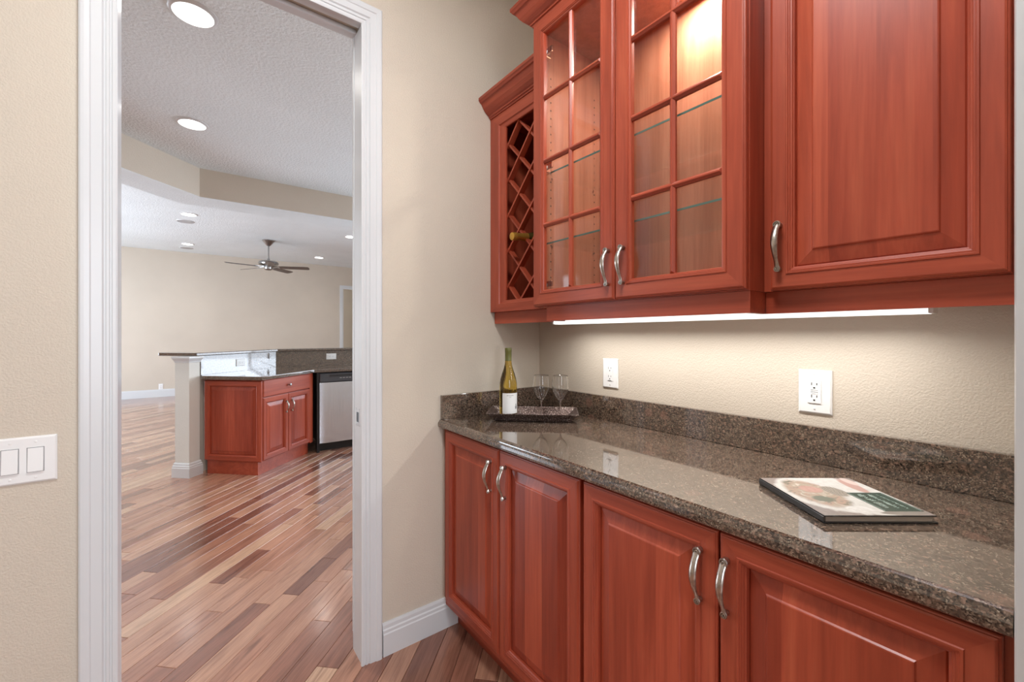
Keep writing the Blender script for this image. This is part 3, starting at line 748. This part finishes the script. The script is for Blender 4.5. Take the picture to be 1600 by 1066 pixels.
# ------------------------------------------------------------------ outlets and switches
def outlet(loc, rz, label, w_, h_, gfci, group=None, screws=True):
    t = thing('wall_outlet', label, 'outlet', loc, rz, group)
    obj('cover_plate', MB().rings(-w_/2, -h_/2, w_, h_, [(0, .0003), (0, .003), (.004, .0062), (.005, .0064)], back=True, mh=0), 'plastic', t)
    r = obj('receptacle', MB().rings(-.0165, -.0335, .033, .067, [(0, .0062), (0, .0090 if gfci else .0078), (.0012, .0094 if gfci else .008)], mh=0), 'plastic', t, bevel=0)
    D = .0094 if gfci else .008
    b = MB()
    for zc in (.017, -.019):
        b.box(-.0075, -.0055, -D-.0003, -D+.001, zc+.002, zc+.0105); b.box(.0055, .0075, -D-.0003, -D+.001, zc+.003, zc+.0095)
        b.lathe([(.0027, 0), (.0027, .0012)], 10, 0, (0, 0, 0)) if False else b.box(-.0024, .0024, -D-.0003, -D+.001, zc-.0075, zc-.003)
    obj('slots', b, 'slot', r)
    if gfci:
        obj('test_button', MB().box(-.008, .008, -D-.0012, -D, .0005, .0045).box(-.009, .009, -D-.0002, -D+.0005, .0046, .0056, 1), ['plastic', 'slot'], r)
        obj('reset_button', MB().box(-.008, .008, -D-.0012, -D, -.0055, -.0015).box(-.009, .009, -D-.0002, -D+.0005, -.0012, -.0002, 1), ['plastic', 'slot'], r)
    else:
        obj('indicator_light', MB().box(-.009, .009, -D-.0006, -D, -.0325, -.0305), 'slot', r)
    if screws:
        for zc in (h_/2-.0135, -h_/2+.0135):
            s_ = obj('screw', MB().lathe([(.0028, 0), (.0028, .0006), (.0018, .0011), (0, .0011)], 12), 'plastic', t, (0, -.0063, zc), rot=(PI/2, 0, 0))
            obj('screw_slot', MB().box(-.0022, .0022, -.0004, .0004, .0010, .0013), 'ink', s_)
    return t
outlet((XW-.0005, 1.213, 1.134), RZ, 'white duplex outlet on the pantry wall nearest the wine glasses', .083, .128, False)
outlet((XW-.0005, .4525, 1.134), RZ, 'white outlet with test and reset buttons on the pantry wall behind the book', .084, .128, True)
sw = thing('light_switch', 'white double rocker light switch on the beige wall left of the doorway', 'switch', (-.353, YW-.0005, .9665))
W_, H_ = .124, .124
obj('cover_plate', MB().rings(-W_/2, -H_/2, W_, H_, [(0, .0003), (0, .003), (.004, .0062), (.005, .0064)], back=True, mh=0), 'plastic', sw)
for xc in (.0225, -.0235):
    r = obj('rocker', MB().rings(-.0165, -.0335, .033, .067, [(0, .0062), (0, .0075)], mh=0), 'plastic', sw, (xc, 0, 0))
    obj('paddle', MB().add([(-.0145, -.0078, -.0315), (.0145, -.0078, -.0315), (.0145, -.0078, .0315), (-.0145, -.0078, .0315), (-.0145, -.0122, -.0315), (.0145, -.0122, -.0315), (.0145, -.0085, .0315), (-.0145, -.0085, .0315)],
        [(3, 2, 1, 0), (4, 5, 6, 7), (0, 1, 5, 4), (1, 2, 6, 5), (2, 3, 7, 6), (3, 0, 4, 7)]), 'plastic', r, bevel=.0008)
    obj('gap', MB().rings(-.0163, -.0333, .0326, .0666, [(0, .0074), (.0001, .00765), (.0016, .00765), (.0017, .0074)], fill=False, mh=0), 'ink', r)
    for zc in (.048, -.048):
        obj('screw', MB().lathe([(.003, 0), (.003, .0006), (.0018, .0012), (0, .0012)], 12), 'plastic', sw, (xc, -.0063, zc), rot=(PI/2, 0, 0))

# ------------------------------------------------------------------ kitchen peninsula
def hw(x, y, d): return (x+d*.7071, y-d*.7071)     # shift out of the diagonal face
A0, C0 = (.082, 4.967), (.81, 5.695)
half = [(A0[0]-.0145, A0[1]+.0145), (C0[0]-.0085, C0[1]+.0205), (4.0, 5.7155), (4.0, 5.86), (.74, 5.86), (-.03, 5.09)]
struct('wall_bar', MB().prism(half, 0, 1.104), 'wall_k')
# lower counter and splashes
K1 = (.523, 4.441); K0 = (K1[0]-.7071*.625, K1[1]+.7071*.625); K2 = (1.082, 5.0)
kc = obj('kitchen_countertop', MB().prism([K0, K1, K2, (3.4, 5.0), (3.4, 5.693), (C0[0], C0[1]), (A0[0]+.002, A0[1]-.002)], .888, .922), 'granite_k', bevel=.006)
tag(kc, 'dark granite work counter on the kitchen peninsula below the raised bar', 'countertop')
def splash(p, q, th=.019):
    P, Q = Vector(p), Vector(q); d = (Q-P).normalized(); n = Vector((-d.y, d.x))
    return [tuple(P), tuple(Q), tuple(Q+n*th), tuple(P+n*th)]
obj('backsplash', MB().prism([A0, C0, (C0[0]-.008, C0[1]+.0195), (A0[0]-.0135, A0[1]+.0135)], .9225, 1.104), 'granite_k', kc)
obj('backsplash', MB().prism([C0, (3.4, C0[1]), (3.4, C0[1]+.0195), (C0[0]-.008, C0[1]+.0195)], .9225, 1.104), 'granite_k', kc)
b0 = (.045, 4.888); b1 = (b0[0]-.7071*.40, b0[1]+.7071*.40); cb = (.823, 5.666)
bt = obj('bar_top', MB().prism([b0, cb, (3.6, 5.666), (3.6, 6.25), (.62, 6.25), (b1[0]+.02, b1[1]+.17), b1], 1.1055, 1.1365), 'granite_k', bevel=.007)
tag(bt, 'raised dark granite bar top on the kitchen peninsula', 'bar top')
# column at the end of the bar
cl = thing('bar_column', 'square painted column with white base holding up the end of the bar', 'column', (-.03, 4.934, 0), -PI/4)
obj('shaft', MB().box(-.073, .073, -.04, .072, .12, 1.06), 'column', cl)
def rectloops(L): 
    vs = []; fs = []
    for a, b_, c, d, z in L: vs += [(a, c, z), (b_, c, z), (b_, d, z), (a, d, z)]
    for r in range(len(L)-1):
        for q_ in range(4): fs.append((r*4+q_, r*4+(q_+1) % 4, r*4+(q_+1) % 4+4, r*4+q_+4))
    n_ = (len(L)-1)*4; fs += [(3, 2, 1, 0), (n_, n_+1, n_+2, n_+3)]
    return MB().add(vs, fs)
def off(e, z): return (-.073-e, .073+e, -.04-e, .072+e, z)
obj('base_molding', rectloops([off(.018, 0), off(.018, .085), off(.015, .092), off(.015, .103), off(.010, .110), off(.009, .122), off(.004, .132), off(.0005, .133)]), 'trim', cl)
obj('capital', rectloops([off(.0005, 1.048), off(.004, 1.05), off(.006, 1.062), off(.018, 1.085), off(.020, 1.09), off(.020, 1.1045), off(.0, 1.105)]), 'trim', cl)
# cabinet
FC = (.523, 4.4835)
kb = thing('kitchen_base_cabinet', 'angled cherry kitchen base cabinet with drawer, two doors and panelled end', 'cabinet', (FC[0], FC[1], 0), 0)
u1, v1 = Vector((.7071, .7071)), Vector((-.7071, .7071))
LW, LP = .795, .585
def pl(a, c): return tuple(Vector((0, 0))+u1*a+v1*c)
ctr = [pl(.022, .022), pl(LW, .022), pl(LW, LP+.05), pl(.022, LP+.0)]
obj('carcass', MB().prism(ctr, .125, .886), 'cv', kb)
obj('toe_kick', MB().prism([pl(.03, .062), pl(LW-.01, .062), pl(LW-.01, LP), pl(.03, LP)], 0, .1249), 'ch', kb)
ep = obj('end_panel', MB().rings(0, 0, LP, .745, FR, fill=False, back=True), ['cv', 'ch'], kb, pl(.0217, LP+.01)+(.132,), -PI/4)
obj('raised_panel', MB().rings(0, 0, LP, .745, PN), ['cp', 'cp'], ep)
dr = obj('drawer_front', MB().rings(0, 0, .705, .16, [(0, 0), (0, .013), (.0015, .0155), (.004, .0165), (.0045, .0185), (.0075, .020)], back=True, mv=1, mf=1), ['cv', 'ch'], kb, pl(.026, .0217)+(.724,), PI/4)
obj('knob', MB().lathe([(.006, 0), (.005, .012), (.013, .018), (.015, .024), (.010, .029), (0, .030)], 20), 'nickel', dr, (.3525, -.020, .08), smooth=True, rot=(PI/2, 0, 0))
for x_, hx in ((0, .31), (.3535, .042)):
    raised_door(kb, 0, 0, .3515, .583, 0, hx, .515-.06, rz=PI/4, loc=pl(.026+x_, .0217)+(.136,))
obj('filler_stile', MB().prism([pl(.735, .008), pl(LW-.002, .008), pl(LW-.002, .0215), pl(.735, .0215)], .125, .886), 'cv', kb)
# dishwasher
dw = thing('dishwasher', 'stainless steel dishwasher with black control panel beside the angled cabinet', 'dishwasher', (1.142, 5.022, 0), 0)
n_ = 16; vs = []; WDW = .60
for i in range(n_+1):
    x = WDW*i/n_; y = -.004-.014*math.sin(PI*i/n_)**.6 if 0 < i < n_ else 0
    vs += [(x, y, .10), (x, y, .772)]
for i in range(n_+1): vs += [(WDW*i/n_, .03, .10), (WDW*i/n_, .03, .772)]
fs = []; K = 2*(n_+1)
for i in range(n_): fs += [(2*i, 2*i+2, 2*i+3, 2*i+1), (K+2*i+1, K+2*i+3, K+2*i+2, K+2*i), (2*i+1, 2*i+3, K+2*i+3, K+2*i+1), (2*i+2, 2*i, K+2*i, K+2*i+2)]
fs += [(0, 1, K+1, K), (2*n_+1, 2*n_, K+2*n_, K+2*n_+1)]
obj('door_panel', MB().add(vs, fs), 'steel', dw, smooth=True)
cp = obj('control_panel', MB().rings(0, .778, WDW, .096, [(0, -.03), (0, .010), (.004, .014)], mh=0, back=True), 'charcoal', dw)
obj('pocket_handle', MB().box(.10, WDW-.05, -.0155, -.013, .835, .858), 'black', cp)
for i in range(4): obj('button', MB().box(.21+i*.034, .233+i*.034, -.0145, -.0139, .815, .821), 'grille', cp)
for i in range(3): obj('button', MB().box(.45+i*.035, .47+i*.035, -.0145, -.0139, .81, .825), 'grille', cp)
obj('tub', MB().box(.004, WDW-.004, .0305, .60, .10, .884), 'black', dw)
obj('kick_plate', MB().box(.002, WDW-.002, .075, .09, 0.0, .0995), 'kick', dw)
obj('side_gap', MB().box(-.028, -.001, .004, .05, .0, .884), 'kick', dw)
# peninsula outlets (mounted sideways)
def side_outlet(loc, rz, label):
    t = thing('wall_outlet', label, 'outlet', loc, rz)
    obj('cover_plate', MB().rings(-.06, -.0375, .12, .075, [(0, .0003), (0, .003), (.004, .0062), (.005, .0064)], back=True, mh=0), 'plastic', t)
    r = obj('receptacle', MB().rings(-.0335, -.0165, .067, .033, [(0, .0062), (0, .008), (.001, .0083)], mh=0), 'plastic', t)
    b = MB()
    for xc in (-.018, .018): b.box(xc+.002, xc+.010, -.0086, -.008, -.0075, -.0055); b.box(xc+.002, xc+.010, -.0086, -.008, .0055, .0075); b.box(xc-.007, xc-.003, -.0086, -.008, -.0024, .0024)
    obj('slots', b, 'slot', r)
sx = .485*.7071
side_outlet((A0[0]+sx+.0004, A0[1]+sx-.0004, 1.012), PI/4, 'white outlet mounted sideways on the angled granite bar splash')
side_outlet((1.432, C0[1]-.0005, 1.03), 0, 'white outlet mounted sideways on the bar splash above the dishwasher')
outlet((-.49, YF-.0005, .215), 0, 'white outlet low on the far living room wall by the baseboard', .075, .12, False, screws=False)

# ------------------------------------------------------------------ ceiling fixtures
def downlight(x, y, z, label, power):
    t = thing('recessed_light', label, 'light', (x, y, z), 0, 'recessed ceiling lights')
    obj('trim_ring', MB().lathe([(.094, -.012), (.098, -.012), (.112, -.004), (.113, -.0002), (.094, -.0002)], 40), 'trim', t, smooth=True)
    obj('reflector', MB().lathe([(.0938, -.0115), (.075, -.004), (.0745, -.0035), (.0938, -.0035)], 40), 'lens_side', t, smooth=True)
    obj('lens', MB().lathe([(0, -.0065), (.05, -.006), (.0752, -.0042), (.0752, -.0025), (0, -.0025)], 40), 'lens', t, smooth=True)
    d = bpy.data.lights.new('downlight_lamp', 'SPOT'); d.energy = power; d.spot_size = math.radians(130); d.spot_blend = .8; d.shadow_soft_size = .07; d.color = (1, .95, .88)
    o = bpy.data.objects.new('downlight_lamp', d); COL.objects.link(o); o.location = (x, y, z-.03)
downlight(.014, 2.88, 3.05, 'recessed ceiling light nearest the doorway in the kitchen', 75)
downlight(.014, 4.386, 3.05, 'recessed ceiling light in the kitchen just before the beige soffit', 70)
downlight(-.015, 7.92, 3.10, 'recessed ceiling light on the living room left, just past the soffit', 30)
downlight(-.04, 10.5, 3.10, 'recessed ceiling light on the living room left, near the far wall', 24)
downlight(1.655, 7.05, 3.10, 'recessed ceiling light right at the soffit edge, right of the fan', 30)
downlight(2.335, 7.94, 3.10, 'recessed ceiling light half hidden by the right door casing', 24)
downlight(2.375, 10.5, 3.10, 'recessed ceiling light near the far wall, right of the fan', 24)
for y_, lb in ((8.45, 'round grey ceiling speaker behind the nearer living room downlight'), (11.0, 'round grey ceiling speaker close to the far wall')):
    t = thing('ceiling_speaker', lb, 'speaker', (-.058, y_, 3.10))
    obj('grille', MB().lathe([(0, -.008), (.10, -.008), (.108, -.005)], 32), 'grille', t)
    obj('rim', MB().lathe([(.108, -.008), (.114, -.007), (.118, -.0002), (.108, -.0002)], 32), 'trim', t)
# ceiling fan
fx, fy = 1.185, 9.2
fan = thing('ceiling_fan', 'brushed nickel ceiling fan with five dark blades in the living room', 'fan', (fx, fy, 3.0999), -YAW)
obj('canopy', MB().lathe([(.105, 0), (.105, -.012), (.085, -.035), (.045, -.085), (.026, -.105), (.014, -.110)], 32), 'nickel', fan, smooth=True)
obj('downrod', MB().lathe([(.012, -.108), (.012, -.36)], 16), 'nickel', fan, smooth=True)
obj('motor_housing', MB().lathe([(.014, -.345), (.024, -.35), (.026, -.375), (.05, -.385), (.12, -.392), (.16, -.41), (.172, -.435), (.165, -.46), (.12, -.478), (.06, -.485)], 36), 'nickel', fan, smooth=True)
obj('switch_cup', MB().lathe([(.075, -.484), (.078, -.50), (.07, -.545), (.045, -.565), (0, -.57)], 28), 'nickel', fan, smooth=True)
for i in range(5):
    a = math.radians(14+72*i)
    bl = obj('blade', MB().prism([(.19, -.052), (.25, -.060), (.62, -.068), (.69, -.064), (.71, -.04), (.71, .04), (.69, .064), (.62, .068), (.25, .060), (.19, .052)], -.004, .004), 'blade', fan, (0, 0, -.508), rot=(math.radians(-13), 0, a))
    obj('blade_iron', MB().prism([(.085, -.018), (.20, -.030), (.235, -.03), (.235, .03), (.20, .030), (.085, .018)], .0045, .012).box(.07, .11, -.012, .012, .004, .02), 'nickel', bl)
